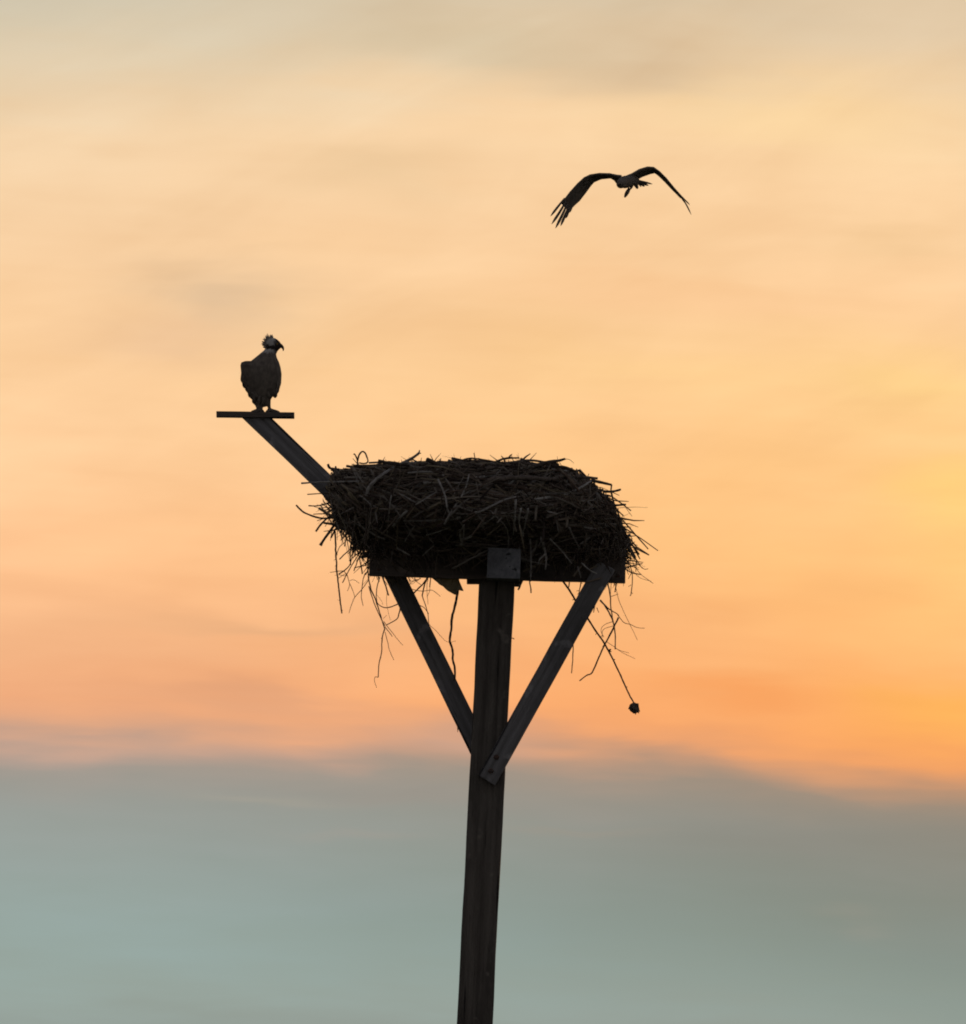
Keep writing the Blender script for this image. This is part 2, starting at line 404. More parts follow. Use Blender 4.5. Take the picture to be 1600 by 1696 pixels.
# matted core
V, F = [], []; SEG = 72; rows = [772, 780, 792, 808, 826, 844, 862, 880, 898, 915, 932]
for k, py in enumerate(rows):
    for i in range(SEG):
        th = 2 * math.pi * i / SEG
        p = surf(th, py, -.075)
        inn = noise.noise(p * 6.0) * .05 + noise.noise(p * 17) * .02
        c = P(805, py, 0); d = (p - c); d.z = 0
        V.append(p + d.normalized() * inn - NESTO)
for k in range(len(rows) - 1):
    for i in range(SEG):
        a = k*SEG + i; b = k*SEG + (i+1) % SEG
        F.append((a, b, b + SEG, a + SEG))
# shallow cup on top
prev = 0
for ring, (f, dz) in enumerate(((.8, .0), (.55, -.06), (.25, -.10))):
    st = len(V)
    for i in range(SEG):
        p = V[i].copy(); c = P(790, 772, 0) - NESTO
        q = c + (p - c) * f; q.z = p.z + dz + noise.noise(q * 9) * .02; V.append(q)
    for i in range(SEG):
        F.append((prev + (i+1) % SEG, prev + i, st + i, st + (i+1) % SEG))
    prev = st
F.append(tuple(prev + i for i in range(SEG))); F.append(tuple((len(rows)-1)*SEG + i for i in reversed(range(SEG))))
core = link('nest_lining', mesh_from('nest_lining', V, F), M_CORE, nest)

TONES = [(.10,.075,.052), (.075,.055,.04), (.14,.11,.08), (.055,.04,.03), (.18,.15,.115), (.20,.175,.145), (.18,.145,.095), (.12,.085,.06)]
def pix(p):
    v = p - CAM; k = SLANT / v.dot(FWD) / MPP; return 800 + v.dot(RGT) * k, 848 - v.dot(UPV) * k
RIM = [(470, 1000), (535, 830), (548, 790), (565, 780), (620, 776), (665, 769), (700, 765), (780, 763), (850, 766), (905, 773), (945, 783), (975, 796), (1000, 816), (1018, 840), (1035, 880), (1060, 925), (1100, 1000)]
def rim(px):
    for (a, ya), (b, yb) in zip(RIM, RIM[1:]):
        if px <= b: return ya + (yb - ya) * max(0, px - a) / (b - a) + 5 * noise.noise(Vector((px * .045, 3.3, 0))) + 3 * noise.noise(Vector((px * .15, 7.3, 0)))
    return 1000
def rnd_stick(*a, **k):
    c, d, ln, r_ = rnd_stick0(*a, **k); drop = 0
    for t in (-.5, 0, .5):
        x, y = pix(c + d * ln * t); drop = max(drop, rim(x) - y)
    if drop > 45: ln *= .55; drop = max(0, max(rim(pix(c + d * ln * t)[0]) - pix(c + d * ln * t)[1] for t in (-.5, 0, .5)))
    drop = max(0, drop - random.choice((0, 0, 1, 2, 4, 7, 12)))
    c = c - Vector((0, 0, min(drop, 60) * MPP)); return c, d, ln, r_
def rnd_stick0(kind, th=None, py=None):
    """centre, direction, length, radius of one stick lying on the nest"""
    if kind == 'top':
        a = random.uniform(0, 2*math.pi); f = math.sqrt(random.random())
        l, r = prof(782); hw = (r - l) / 2 * .96
        x = (l + r)/2 + hw * f * math.cos(a); y = hw * MPP * DEEP * f * math.sin(a)
        edge = max(0, f - .55) / .45
        c = P(x, 771 + 16 * edge ** 2 + (8 * (1 - f) if f < .6 else 0), y)
        h = random.uniform(0, 2*math.pi) if random.random() < .5 else a + math.pi/2 + random.gauss(0, .4)
        d = Vector((math.cos(h), math.sin(h), random.gauss(0, .03) - .10 * edge))
        return c, d.normalized(), random.uniform(.2, .55) * (1 - .3 * edge), random.choice((.003, .004, .006, .008))
    th = random.uniform(0, 2*math.pi) if th is None else th
    py = random.triangular(776, 930, 830) if py is None else py
    e = .02; p = surf(th, py, random.uniform(-.05, .012)); t = (surf(th + e, py) - surf(th - e, py)).normalized()
    vdir = (surf(th, py + 4) - surf(th, py - 4)).normalized()
    nrm = t.cross(vdir); c0 = P(805, py, 0)
    if nrm.dot(p - c0) < 0: nrm = -nrm
    side = abs(math.cos(th))
    if kind == 'hang': a = random.gauss(math.pi/2, .38)
    elif py < 803: a = random.gauss(0, .12)
    elif side > .8 and random.random() < .6: a = random.gauss(1.1, .4)
    else: a = random.gauss(0, .45) if random.random() < .72 else random.uniform(-1.3, 1.3)
    d = t * math.cos(a) + vdir * math.sin(a) + nrm * random.gauss(0, .10)
    ln = random.uniform(.16, .55) if kind != 'hang' else random.uniform(.10, .34)
    return p, d.normalized(), ln, random.choice((.002, .003, .004, .005, .006, .008)) * (.55 if kind == 'hang' else 1)
def stick_pts(c, d, ln, bend=.06, n=5):
    s = Vector((random.gauss(0, 1), random.gauss(0, 1), random.gauss(0, 1))); s = (s - d * s.dot(d)).normalized()
    s2 = d.cross(s); k = random.uniform(-bend, bend); k2 = random.uniform(-bend, bend) * .6
    return [c + d * (ln * (i/(n-1) - .5)) + s * (ln * k * math.sin(math.pi * i/(n-1))) + s2 * (ln * k2 * math.sin(2*math.pi * i/(n-1))) for i in range(n)]
# the mass: sticks too many and too small to pick apart
V, F, C = [], [], []
def add_mass(kind, **k):
    c, d, ln, r = rnd_stick(kind, **k)
    tone = random.choice(TONES); f = random.uniform(.75, 1.25); tone = tuple(x * f * 1.25 for x in tone)
    n0 = len(V); pts = stick_pts(c - NESTO, d, ln)
    tube(V, F, pts, [r * 1.0, r, r * .9, r * .75, r * .4], 4)
    if random.random() < .35 and r > .0025:
        i = random.choice((1, 2, 3)); q = pts[i]
        dd = (d + Vector((random.gauss(0, .6), random.gauss(0, .6), random.gauss(0, .4)))).normalized()
        tube(V, F, [q, q + dd * ln * .12, q + dd * ln * .24 + Vector((0, 0, random.gauss(0, .01)))], [r * .6, r * .45, r * .2], 3)
    C.extend([(*tone, 1)] * (len(V) - n0))
for i in range(2900): add_mass('side')
for i in range(1300): add_mass('top')
for i in range(1500): add_mass('hang', py=random.triangular(800, 935, 900))
for i in range(300): add_mass('side', th=random.choice((math.pi + random.gauss(0, .25),)), py=random.uniform(840, 925))
for i in range(420):          # straw and twigs sagging over the front joist
    px = random.uniform(612, 1036); py = random.triangular(880, 940, 905); ln = random.triangular(.06, .26, .12)
    a = random.gauss(math.pi / 2, .5); d = (RGT * math.cos(a) - UPV * math.sin(a) + Vector((0, random.gauss(0, .15), 0))).normalized()
    if 800 < px < 868: py = min(py, 890); ln = min(ln, .09)
    lim = 950 + (px - 612) * .028; ln = max(.04, min(ln, (lim + random.uniform(-10, 8) - py) * 2 * MPP))
    c = P(px, py, random.uniform(-.27, -.17)); n0 = len(V); rr = random.choice((.0015, .002, .003, .004))
    tube(V, F, stick_pts(c - NESTO, d, ln, .12), [rr, rr, rr * .9, rr * .7, rr * .4], 4); tone = random.choice(TONES); C.extend([(*tone, 1)] * (len(V) - n0))
for i in range(260):          # loose ends jutting out and down at the two flanks
    left = i % 2; th = (math.pi if left else 0) + random.gauss(0, .55); py = random.triangular(790, 928, 860)
    p = surf(th, py, -.04); o = Vector((math.cos(th), math.sin(th) * .6, 0)); ln = random.triangular(.08, .34, .14)
    d = (o * random.uniform(.2, 1) + Vector((random.gauss(0, .3), random.gauss(0, .5), random.uniform(-1.1, .12 if py > 815 else -.15)))).normalized()
    rr = random.choice((.0018, .0025, .0035, .0045, .006)); n0 = len(V)
    tube(V, F, stick_pts(p + d * ln * .32 - NESTO, d, ln, .14), [rr, rr, rr * .9, rr * .7, rr * .35], 4); tone = random.choice(TONES); C.extend([(*tone, 1)] * (len(V) - n0))
me = mesh_from('stick_mass', V, F); at = me.color_attributes.new('tone', 'FLOAT_COLOR', 'POINT')
at.data.foreach_set('color', [x for c in C for x in c])
mass = link('stick_mass', me, M_MASS, nest); mass['kind'] = 'stuff'
# larger sticks, one by one (shared meshes)
variants = []
for v in range(16):
    V, F = [], []; pts = stick_pts(Vector(), Vector((1, 0, 0)), 1.0, .07, 6)
    r = random.uniform(.013, .026)
    tube(V, F, pts, [r * x for x in (.9, 1.05, .95, .9, .75, .45)], 5, .12)
    if v % 2:
        q = pts[3]; tube(V, F, [q, q + Vector((.08, .05, .03)), q + Vector((.15, .06, .07))], [r * .6, r * .45, r * .2], 4)
    mp = mesh_from('stick', V, F); mp.materials.append(M_PALE if v % 5 == 4 else M_BARK); variants.append(mp)
def place_stick(c, d, ln, me):
    o = bpy.data.objects.new('stick', me); COL.objects.link(o); o.parent = nest
    q = d.to_track_quat('X', 'Z').to_matrix().to_4x4(); m = q @ Matrix.Rotation(random.uniform(0, 6.28), 4, 'X') @ Matrix.Scale(ln, 4)
    m.translation = c - NESTO; o.matrix_local = m
for i in range(150):
    th = random.uniform(-math.pi, 0) if i % 4 else random.uniform(0, math.pi)
    c, d, ln, r = rnd_stick('side' if i % 3 else 'top', th=th)
    place_stick(c, d, ln * random.uniform(.8, 1.15), random.choice(variants))

for i in range(34):
    th = random.uniform(-math.pi, math.pi); c, d, ln, r_ = rnd_stick0('top' if i % 2 else 'side', th=th, py=random.uniform(785, 880))
    d = (d + Vector((0, 0, random.uniform(-.12, .14)))).normalized(); ln = min(ln, .38)
    if abs(d.z) * ln > .1: d.z *= .4; d.normalize()
    x, y = pix(c); c = c - Vector((0, 0, max(0, rim(x) + 1 - y) * MPP))
    place_stick(c, d, ln * .9, random.choice(variants))
for k in range(30):           # heavier broken branches lying along the rim
    px = random.uniform(565, 1000); ln = random.uniform(45, 125); a = random.gauss(.02, .17) + (.28 if px > 930 else 0) + (-.10 if px < 620 else 0)
    py = rim(px) + random.uniform(4, 14); yk = front_y(px, max(py, 790), 0) * random.uniform(.1, .85)
    d2 = (math.cos(a), math.sin(a)); p0 = P(px - d2[0]*ln/2, py - d2[1]*ln/2, yk + random.gauss(0, .06)); p1 = P(px + d2[0]*ln/2, py + d2[1]*ln/2, yk + random.gauss(0, .06))
    c = catmull([p0 - NESTO, p0.lerp(p1, .35) + UPV * random.gauss(0, .010) - NESTO, p0.lerp(p1, .7) + UPV * random.gauss(0, .010) - NESTO, p1 - NESTO], 3); n = len(c)
    r0 = random.uniform(.005, .0115); V, F = [], []
    tube(V, F, c, [r0 * (1.1 - .5 * i/(n-1)) * (1 + .25 * noise.noise(q * 50)) for i, q in enumerate(c)], 6, .1)
    for j in range(random.choice((0, 1, 1, 2))):
        q = c[random.randrange(3, n - 1)]; e = q + (RGT * random.uniform(-.05, .08) + UPV * random.uniform(-.02, .045))
        tube(V, F, [q, q.lerp(e, .5) + Vector((0, .006, .004)), e], [r0 * .6, r0 * .5, r0 * .25], 4)
    link('stick', mesh_from('stick', V, F), M_BARK, nest)
# single sticks, twigs and straws that stand out, traced one by one
ZM = {3: (470, 720, 5.0), 4: (760, 720, 1600/350), 5: (530, 900, 1600/270), 6: (800, 920, 1600/310)}
def trace(z, pts, w, w1=None, mat=None, name='stick', y=None, per=4, sides=6, sub=None, wob=.0):
    ox, oy, s = ZM[z]; w1 = w * .55 if w1 is None else w1; w = w * 1.2 + 1; w1 = w1 * 1.2 + 1
    out = []
    for p in pts:
        px, py = ox + p[0]/s, oy + p[1]/s
        yy = (front_y(px, py) if y is None else y) if len(p) < 3 else p[2]
        out.append(P(px, py, yy) - NESTO)
    c = catmull(out, per); n = len(c)
    if wob:
        c = [q + noise.noise_vector(q * 40) * wob for q in c]
    rad = [max(.0009, (w + (w1 - w) * i/(n-1)) / s * MPP * .5 * (1 + .18 * noise.noise(q * 60))) for i, q in enumerate(c)]
    V, F = [], []; tube(V, F, c, rad, sides, .06)
    for (f, dx, dy, ww) in (sub or []):
        i = int(f * (n-1)); q = c[i]; e = q + RGT * (dx/s*MPP) - UPV * (dy/s*MPP)
        tube(V, F, [q, q.lerp(e, .5) + Vector((0, .004, 0)), e], [ww/s*MPP*.5, ww/s*MPP*.42, ww/s*MPP*.2], 4)
    return link(name, mesh_from(name, V, F), mat or M_BARK, nest)
T = trace
# upper left
T(3, [(688,505),(705,445),(755,382),(830,322),(920,268),(1000,226),(1060,196),(1108,162),(1122,150)], 27, 16, M_PALE, sub=[(.98,6,-26,16),(.98,18,2,13),(.62,-8,-30,8)])
T(3, [(1055,200),(1110,225),(1165,240)], 10, 6)
T(3, [(613,282),(610,215),(594,172),(580,156)], 12, 8, name='twig', y=-.1, sub=[(.97,-8,4,9)])
T(3, [(613,215),(622,172),(640,146),(656,139),(674,152),(686,178),(697,212),(693,228),(676,237),(650,238),(624,232)], 12, 9, name='twig', y=-.1, sub=[(.75,4,12,5)])
T(3, [(366,242),(380,276),(430,282),(480,300),(560,304)], 16, 14, y=-.05, sub=[(.35,-16,-28,12)])
T(3, [(385,345),(428,318),(470,326),(520,330)], 9, 7, name='twig', y=-.05)
T(3, [(145,402),(300,393),(620,386)], 12, 9, M_PALE)
T(3, [(194,494),(310,487),(380,486)], 7, 6, name='twig', y=0.0)
T(3, [(204,588),(270,590),(330,578),(420,560)], 8, 8, name='twig', y=0.0, sub=[(.35,14,-16,5)])
T(3, [(102,582),(130,612),(180,650),(300,690),(430,690)], 12, 13, y=-.03)
T(3, [(245,658),(320,655),(410,662)], 6, 6, name='twig', y=.02)
T(3, [(265,802),(300,752),(350,700),(430,635)], 13, 12, y=-.08)
T(3, [(275,712),(350,690),(420,668)], 5, 5, name='twig', y=.05)
T(3, [(303,918),(325,880),(360,830),(410,760),(455,690)], 20, 16, y=-.1)
T(3, [(390,855),(430,780),(470,720)], 12, 10, y=.05)
T(3, [(330,730),(400,742),(470,772),(580,805)], 16, 16, y=-.12)
T(3, [(500,670),(600,730),(700,795),(770,838),(840,866)], 18, 11, M_PALE)
T(3, [(440,672),(520,632),(582,600)], 8, 6, M_PALE, name='twig')
T(3, [(905,762),(955,692),(1020,635)], 20, 14, M_PALE)
T(3, [(990,712),(1180,712),(1290,704),(1405,700)], 10, 8, M_PALE, sub=[(.55,12,-40,6),(.4,-20,18,6)])
T(3, [(1405,700),(1500,672),(1600,636)], 12, 9, M_PALE)
T(3, [(1278,370),(1310,440),(1340,520),(1358,620),(1405,692)], 15, 10, M_PALE, sub=[(.4,40,-30,8)])
T(3, [(890,500),(872,650),(855,835)], 7, 6, M_PALE, name='twig')
T(3, [(1150,1002),(1200,955),(1243,915),(1228,885),(1200,848),(1178,780)], 6, 5, M_PALE, name='twig')
T(3, [(930,935),(990,968),(1045,998)], 11, 7, M_PALE)
T(3, [(1472,915),(1482,860),(1492,780),(1460,720)], 15, 9, M_PALE)
T(3, [(1000,890),(1040,820),(1085,755)], 7, 5, M_PALE, name='twig')
T(3, [(1180,832),(1290,800),(1380,765)], 8, 5, M_PALE, name='twig')
T(3, [(930,475),(1020,520),(1090,560)], 8, 6, M_PALE, name='twig')
T(3, [(1090,580),(1150,545),(1260,475)], 8, 6, M_PALE, name='twig', sub=[(.3,-6,-36,5)])
T(3, [(660,320),(664,400),(655,470)], 5, 4, name='straw')
# long twig hanging at the left corner
LEFT = [(150,-120),(152,0),(158,150),(166,280),(184,430),(200,560),(214,690)]
T(5, LEFT, 15, 11, y=-.05, per=5, sub=[(.35,-24,18,6),(.42,-18,28,5),(.55,-26,8,5),(.72,-14,14,4),(.86,-24,-6,5),(.3,22,-20,5),(.5,14,-22,4),(.98,10,-12,8)], wob=.004)
for pts, w, w1, y in [
    ([(185,302),(245,262),(295,205),(335,50)],11,7,0), ([(98,284),(170,276),(240,270)],4,6,-.02), ([(220,388),(262,305),(310,220),(370,120),(440,20)],8,8,-.05),
    ([(190,158),(250,100),(330,30)],10,9,.05), ([(300,215),(298,110),(312,-40)],9,9,.02), ([(416,302),(402,210),(372,95),(325,-20)],11,8,-.06),
    ([(332,272),(380,150),(450,40)],9,7,.08), ([(335,242),(400,225),(470,210)],8,9,-.02), ([(165,110),(190,40),(245,-10)],5,6,.1),
    ([(240,30),(255,-30),(300,-100)],7,7,.04), ([(340,100),(420,150),(470,200)],7,6,.1), ([(360,10),(420,80),(470,140)],7,6,0), ([(250,255),(240,280),(265,310),(290,390)],6,5,.03),
    ([(290,390),(325,470),(342,530)],5,4,.03), ([(292,392),(285,430),(268,468)],5,3,.03), ([(290,365),(335,358),(385,392)],4,3,.03),
    ([(482,350),(420,440),(345,525),(310,600),(285,682)],7,3.5,-.03), ([(475,270),(430,325),(412,440),(405,530),(422,612)],8,5,.0),
    ([(430,335),(440,300),(470,275)],6,4,.0), ([(180,305),(240,320),(262,300)],4,4,.05), ([(185,340),(230,310),(262,296)],4,4,.06),
    ([(478,-20),(472,150),(472,300),(500,450),(540,540),(575,645),(610,760),(638,850)],12,8,-.12), ([(638,840),(610,920),(604,1070),(580,1180),(571,1312)],10,7,-.12),
    ([(571,1312),(542,1310),(534,1350),(555,1416)],5,3,-.12), ([(478,420),(530,580),(590,720),(640,815)],8,6,-.15), ([(638,820),(675,865),(710,916)],7,5,-.12),
    ([(625,765),(720,890),(765,945),(815,1002)],5,3,-.10), ([(640,870),(662,960),(682,1045),(725,1146)],5,4,-.12), ([(588,330),(556,450),(560,590),(605,730)],8,6,-.2),
    ([(612,330),(645,420),(672,512)],10,12,-.16), ([(540,540),(580,605),(640,632),(700,622),(762,596)],6,10,-.16), ([(788,620),(778,680),(752,745),(650,800)],12,7,-.2),
    ([(610,920),(600,935)],5,3,-.12), ([(655,490),(655,600),(690,755)],2.5,2,-.1), ([(620,740),(655,705)],3,2,-.1), ([(555,500),(600,560),(620,600)],2.5,2,-.1),
    ([(918,492),(960,450),(1005,405),(1055,340)],13,11,-.1), ([(1060,320),(1022,420),(1002,522)],13,9,-.08), ([(1000,500),(1020,565),(1045,640),(1060,700),(1068,792)],8,5,-.06),
    ([(888,448),(1000,468),(1100,460),(1182,520)],5,4,.0), ([(968,600),(1010,622),(1040,652),(1066,692)],6,5,-.06), ([(1068,792),(1150,870),(1245,965),(1335,960)],3,2,-.06),
    ([(868,412),(910,375),(950,355)],4,4,.05), ([(880,372),(930,365),(990,345)],4,4,.06), ([(900,335),(945,372),(1000,410)],4,4,.08), ([(870,345),(900,400),(960,350)],3.5,3,.06),
    ([(1058,335),(1050,440),(1060,600)],4,3,-.02), ([(1088,335),(1076,460),(1050,525)],4,3,.02), ([(930,340),(950,370),(985,335)],4,4,.1)]:
    T(5, pts, w, w1, name='twig', y=y, per=4, sides=5, wob=.002)
T(5, [(1358,420),(1347,500),(1335,580),(1302,700),(1286,850),(1277,960),(1300,1050),(1306,1150),(1326,1250),(1318,1345)], 22, 17, name='vine', y=-.02, per=5, sub=[(.55,-14,-12,6),(.75,12,-8,6)], wob=.003)
# right side, below the deck
for pts, w, w1, y in [
    ([(334,215),(318,255),(300,296)],15,12,-.2), ([(398,215),(405,262),(412,322)],8,9,-.2), ([(738,230),(735,262),(728,285)],9,5,-.1), ([(838,230),(828,280),(820,336)],8,5,-.1),
    ([(822,300),(800,304)],4,3,-.1), ([(825,320),(808,334)],5,3,-.1), ([(1000,380),(1050,440),(1098,530),(1120,600),(1132,700),(1130,802)],13,7,-.25), ([(1066,240),(1088,340),(1094,450),(1112,562)],10,7,-.22),
    ([(1020,400),(1080,460),(1150,500),(1165,530)],9,5,-.24), ([(1157,530),(1100,650),(1040,762),(990,870),(932,1000),(880,1028),(824,1072)],13,8,-.28),
    ([(1150,505),(1200,570),(1260,590),(1310,615),(1382,622)],5,3,-.24), ([(1128,240),(1168,400),(1250,580),(1320,722)],3.5,2.5,-.18), ([(1095,350),(1155,330)],4,3,-.2),
    ([(1110,565),(1040,590),(1008,640),(1035,700)],3.5,3,-.25), ([(1122,600),(1030,632),(1020,702)],3.5,3,-.25), ([(1055,735),(1120,780),(1200,835),(1300,882)],3,2,-.28), ([(1125,790),(1180,815),(1250,832)],3,2,-.26),
    ([(770,740),(768,870),(757,1006)],8,6,-.05), ([(1238,40),(1276,160),(1268,320),(1258,348)],7,5,-.1), ([(1215,115),(1280,150),(1356,162)],9,7,-.1), ([(1280,70),(1350,160),(1456,240)],4,3,-.05),
    ([(1295,45),(1370,112),(1412,115)],5,4,-.05), ([(1302,20),(1340,78),(1362,112)],5,4,-.06), ([(1310,60),(1305,140)],9,4,-.08), ([(1270,150),(1242,200)],5,4,-.1), ([(1266,250),(1242,265)],4,3,-.1), ([(1264,310),(1280,328)],4,3,-.1),
    ([(955,430),(945,488)],7,5,-.2), ([(972,445),(990,490)],6,4,-.2), ([(1280,130),(1340,190),(1440,222)],3,2,-.02), ([(1210,20),(1240,60),(1300,70)],8,5,-.1)]:
    T(6, pts, w, w1, name='twig', y=y, per=4, sides=5, wob=.002)
vine = T(6, [(680,215),(740,300),(800,398),(900,545),(960,640),(1030,740),(1072,815),(1140,950),(1200,1080),(1250,1190),(1290,1262)], 15, 10, name='vine', y=-.05, per=5,
         sub=[(.18,-22,6,8),(.42,-14,20,6),(.47,14,-20,5),(.52,-22,30,6),(.6,22,-14,22),(.6,26,8,14),(.66,18,-4,10),(.84,12,-6,9)], wob=.002)
V, F = [], []
bmx = bmesh.new(); bmesh.ops.create_icosphere(bmx, subdivisions=3, radius=.031)
for v in bmx.verts:
    v.co *= 1 + .35 * noise.noise(v.co * 45) + .12 * noise.noise(v.co * 120)
me = bpy.data.meshes.new('seed_head'); bmx.to_mesh(me); bmx.free()
sh = link('seed_head', me, M_BARK, vine, P(1051.5, 1172.5, -.05) - NESTO)
for k in range(12):
    a = random.uniform(0, 6.28); d = Vector((math.cos(a), random.gauss(0, .6), math.sin(a) - .4)).normalized()
    tube(V, F, [d * .02, d * .034, d * random.uniform(.034, .043) + Vector((0, 0, -.004))], [.006, .005, .001], 4)
link('bristle', mesh_from('bristle', V, F), M_BARK, vine, P(1051.5, 1172.5, -.05) - NESTO)
# top and right
T(4, [(440,206),(540,226),(640,240)], 22, 16, y=-.25)
T(4, [(560,246),(640,218),(690,206),(760,196),(806,182)], 30, 14, y=-.3, sides=7, sub=[(.5,70,22,34),(.35,110,26,30),(.95,20,4,3)])
T(4, [(800,182),(840,190),(872,216)], 3, 2, name='straw', y=-.3)
T(4, [(0,205),(95,178),(320,212)], 11, 8, y=-.3); T(4, [(95,178),(60,200),(-40,216)], 9, 7, y=-.3)
T(4, [(730,246),(800,248),(890,280)], 24, 16, y=-.25); T(4, [(880,318),(960,322),(1052,331)], 20, 14, y=-.3)
T(4, [(1000,345),(1080,362),(1158,380)], 22, 14, y=-.2); T(4, [(1157,378),(1150,432)], 10, 8, y=-.2)
T(4, [(1090,430),(1165,430),(1228,414)], 18, 12, y=-.15); T(4, [(1120,455),(1160,470),(1230,520),(1304,576)], 9, 7, y=-.1)
T(4, [(1110,520),(1180,534),(1266,528)], 18, 12, y=-.2); T(4, [(1155,440),(1175,520),(1210,600),(1250,720),(1320,850),(1372,942)], 12, 7, y=-.05)
T(4, [(1235,640),(1340,760),(1434,866)], 9, 7, y=.02); T(4, [(1245,700),(1370,780),(1508,878)], 8, 5, y=-.08); T(4, [(1280,815),(1360,870),(1441,911)], 11, 8, y=-.1)
for pts, w, w1, y in [([(1160,545),(1190,560),(1246,616)],9,6,0), ([(1265,555),(1312,618)],3,2,0), ([(1150,430),(1215,460)],5,3,-.1), ([(1290,770),(1345,765)],6,4,0), ([(1180,560),(1215,660),(1240,690)],9,7,.05),
                      ([(1300,760),(1315,805)],5,3,0), ([(1340,860),(1365,930)],6,3,0), ([(920,300),(935,305),(915,318)],5,3,-.2), ([(985,295),(975,315),(960,322)],4,3,-.2), ([(500,190),(520,205)],3,2,-.2)]:
    T(4, pts, w, w1, name='twig', y=y, sides=5)
for k in range(7):     # thick bundle at the right corner
    o = random.uniform(-22, 22)
    T(4, [(1190 + o, 640 + random.uniform(-30, 30)), (1255 + o*.7, 790), (1330 + o*.4, 940 + random.uniform(-20, 10))], 20, 12, y=-.12 + .04 * k)
for pts, w, w1 in [([(0,632),(100,604),(190,570),(330,500),(432,470)],14,10), ([(150,702),(270,620)],8,6), ([(235,575),(350,690),(375,780),(372,862)],9,7),
                   ([(430,490),(425,620),(412,760)],13,7), ([(470,560),(455,660),(490,770)],11,6), ([(525,560),(505,660),(480,775)],11,6),
                   ([(625,780),(645,860),(662,930),(655,1022)],20,9), ([(660,900),(615,940),(600,985)],11,5), ([(690,790),(770,870),(855,975)],9,6),
                   ([(835,700),(870,780),(912,855)],12,6), ([(960,490),(1000,530),(1025,532)],9,6), ([(670,580),(745,600)],9,6), ([(540,790),(547,950),(543,1112)],7,6),
                   ([(930,970),(985,1020),(1045,1052)],8,5), ([(40,790),(90,770),(115,740)],18,10), ([(20,830),(10,740),(40,680)],14,8), ([(900,1000),(925,1085)],7,5), ([(700,260),(760,280),(830,270)],18,12)]:
    T(4, pts, w, w1, M_PALE, name='straw')
T(4, [(215,350),(330,330),(430,325),(640,336),(780,318),(880,300)], 34, 22, name='log', sides=9, wob=.012)
T(4, [(200,300),(300,288),(390,290)], 22, 14); 

# ------------------------------------------------------------------ scrap of bark caught under the deck
V, F = [], []
poly = [(1085,330),(1150,385),(1205,425),(1280,482),(1332,502),(1362,462),(1410,470),(1392,420),(1372,370),(1360,330)]
o5 = ZM[5]; SC0 = P(757, 970, -.1)
for yy in (-.003, .003):
    for (a, b) in poly:
        q = P(o5[0] + a/o5[2], o5[1] + b/o5[2], -.1 + yy + .03 * math.sin(a * .01)) - SC0; V.append(q)
n = len(poly); F.append(tuple(range(n))); F.append(tuple(reversed(range(n, 2*n))))
for i in range(n): F.append((i, n + i, n + (i+1) % n, (i+1) % n))
bm = bmesh.new(); me = mesh_from('bark_scrap', V, F, False); bm.from_mesh(me); bmesh.ops.recalc_face_normals(bm, faces=bm.faces)
bmesh.ops.triangulate(bm, faces=bm.faces); bmesh.ops.subdivide_edges(bm, edges=bm.edges, cuts=2, use_grid_fill=True)
for v in bm.verts: v.co += noise.noise_vector(v.co * 30) * .006
bm.to_mesh(me); bm.free()
scrap = link('bark_scrap', me, M_SCRAP, None, SC0)
tag(scrap, 'pale olive scrap of bark poking out below the deck, left of the pole', 'bark')

# ------------------------------------------------------------------ birds
def plumage(name, head_z, head_y, breast_axis):
    """dark brown back; pale head with a dark mask; object space in metres"""
    def f(nt, b):
        t = nt.nodes.new('ShaderNodeTexCoord'); s = nt.nodes.new('ShaderNodeSeparateXYZ'); nt.links.new(t.outputs['Object'], s.inputs[0])
        g = noise_n(nt, map_n(nt, (60, 60, 26)), 1.0, 5); h = noise_n(nt, map_n(nt, (14, 14, 14)), 1.0, 4)
        c = mix_rgb(nt, range_n(nt, g, .35, .68), (.13, .108, .085), (.22, .185, .145))
        c = mix_rgb(nt, range_n(nt, h, .5, .75), c, (.10, .08, .062))
        def m(op, a, k):
            q = nt.nodes.new('ShaderNodeMath'); q.operation = op
            for i, v in enumerate((a, k)):
                if isinstance(v, (int, float)): q.inputs[i].default_value = v
                else: nt.links.new(v, q.inputs[i])
            return q.outputs[0]
        gn = m('MULTIPLY', m('SUBTRACT', g, .5), .05)
        if breast_axis is not None:
            c = mix_rgb(nt, range_n(nt, m('ADD', s.outputs[breast_axis], gn), .045, .06), c, (.62, .58, .52))
        if head_z is not None:
            z = m('ADD', s.outputs[2], gn)
            pale = range_n(nt, z, head_z, head_z + .015)
            c = mix_rgb(nt, pale, c, (.50, .47, .42))
            band = m('MULTIPLY', range_n(nt, z, head_y - .012, head_y - .004), range_n(nt, z, head_y + .022, head_y + .012))
            fx = range_n(nt, m('ADD', s.outputs[0], gn), .050, .068)
            c = mix_rgb(nt, m('MULTIPLY', pale, m('MAXIMUM', band, fx)), c, (.04, .03, .025))
        nt.links.new(c, b.inputs['Base Color']); bump_n(nt, b, g, .6, .006)
    return material(name, f, .85)
def loft(V, F, rings, sides=18):
    """rings: list of (centre, u-vector, v-vector)"""
    base = len(V)
    for c, u, v in rings:
        for k in range(sides):
            a = 2*math.pi*k/sides; V.append(c + u * math.cos(a) + v * math.sin(a))
    for i in range(len(rings) - 1):
        for k in range(sides):
            a = base + i*sides + k; b = base + i*sides + (k+1) % sides
            F.append((a, b, b + sides, a + sides))
    F.append(tuple(base + k for k in reversed(range(sides)))); F.append(tuple(base + (len(rings)-1)*sides + k for k in range(sides)))
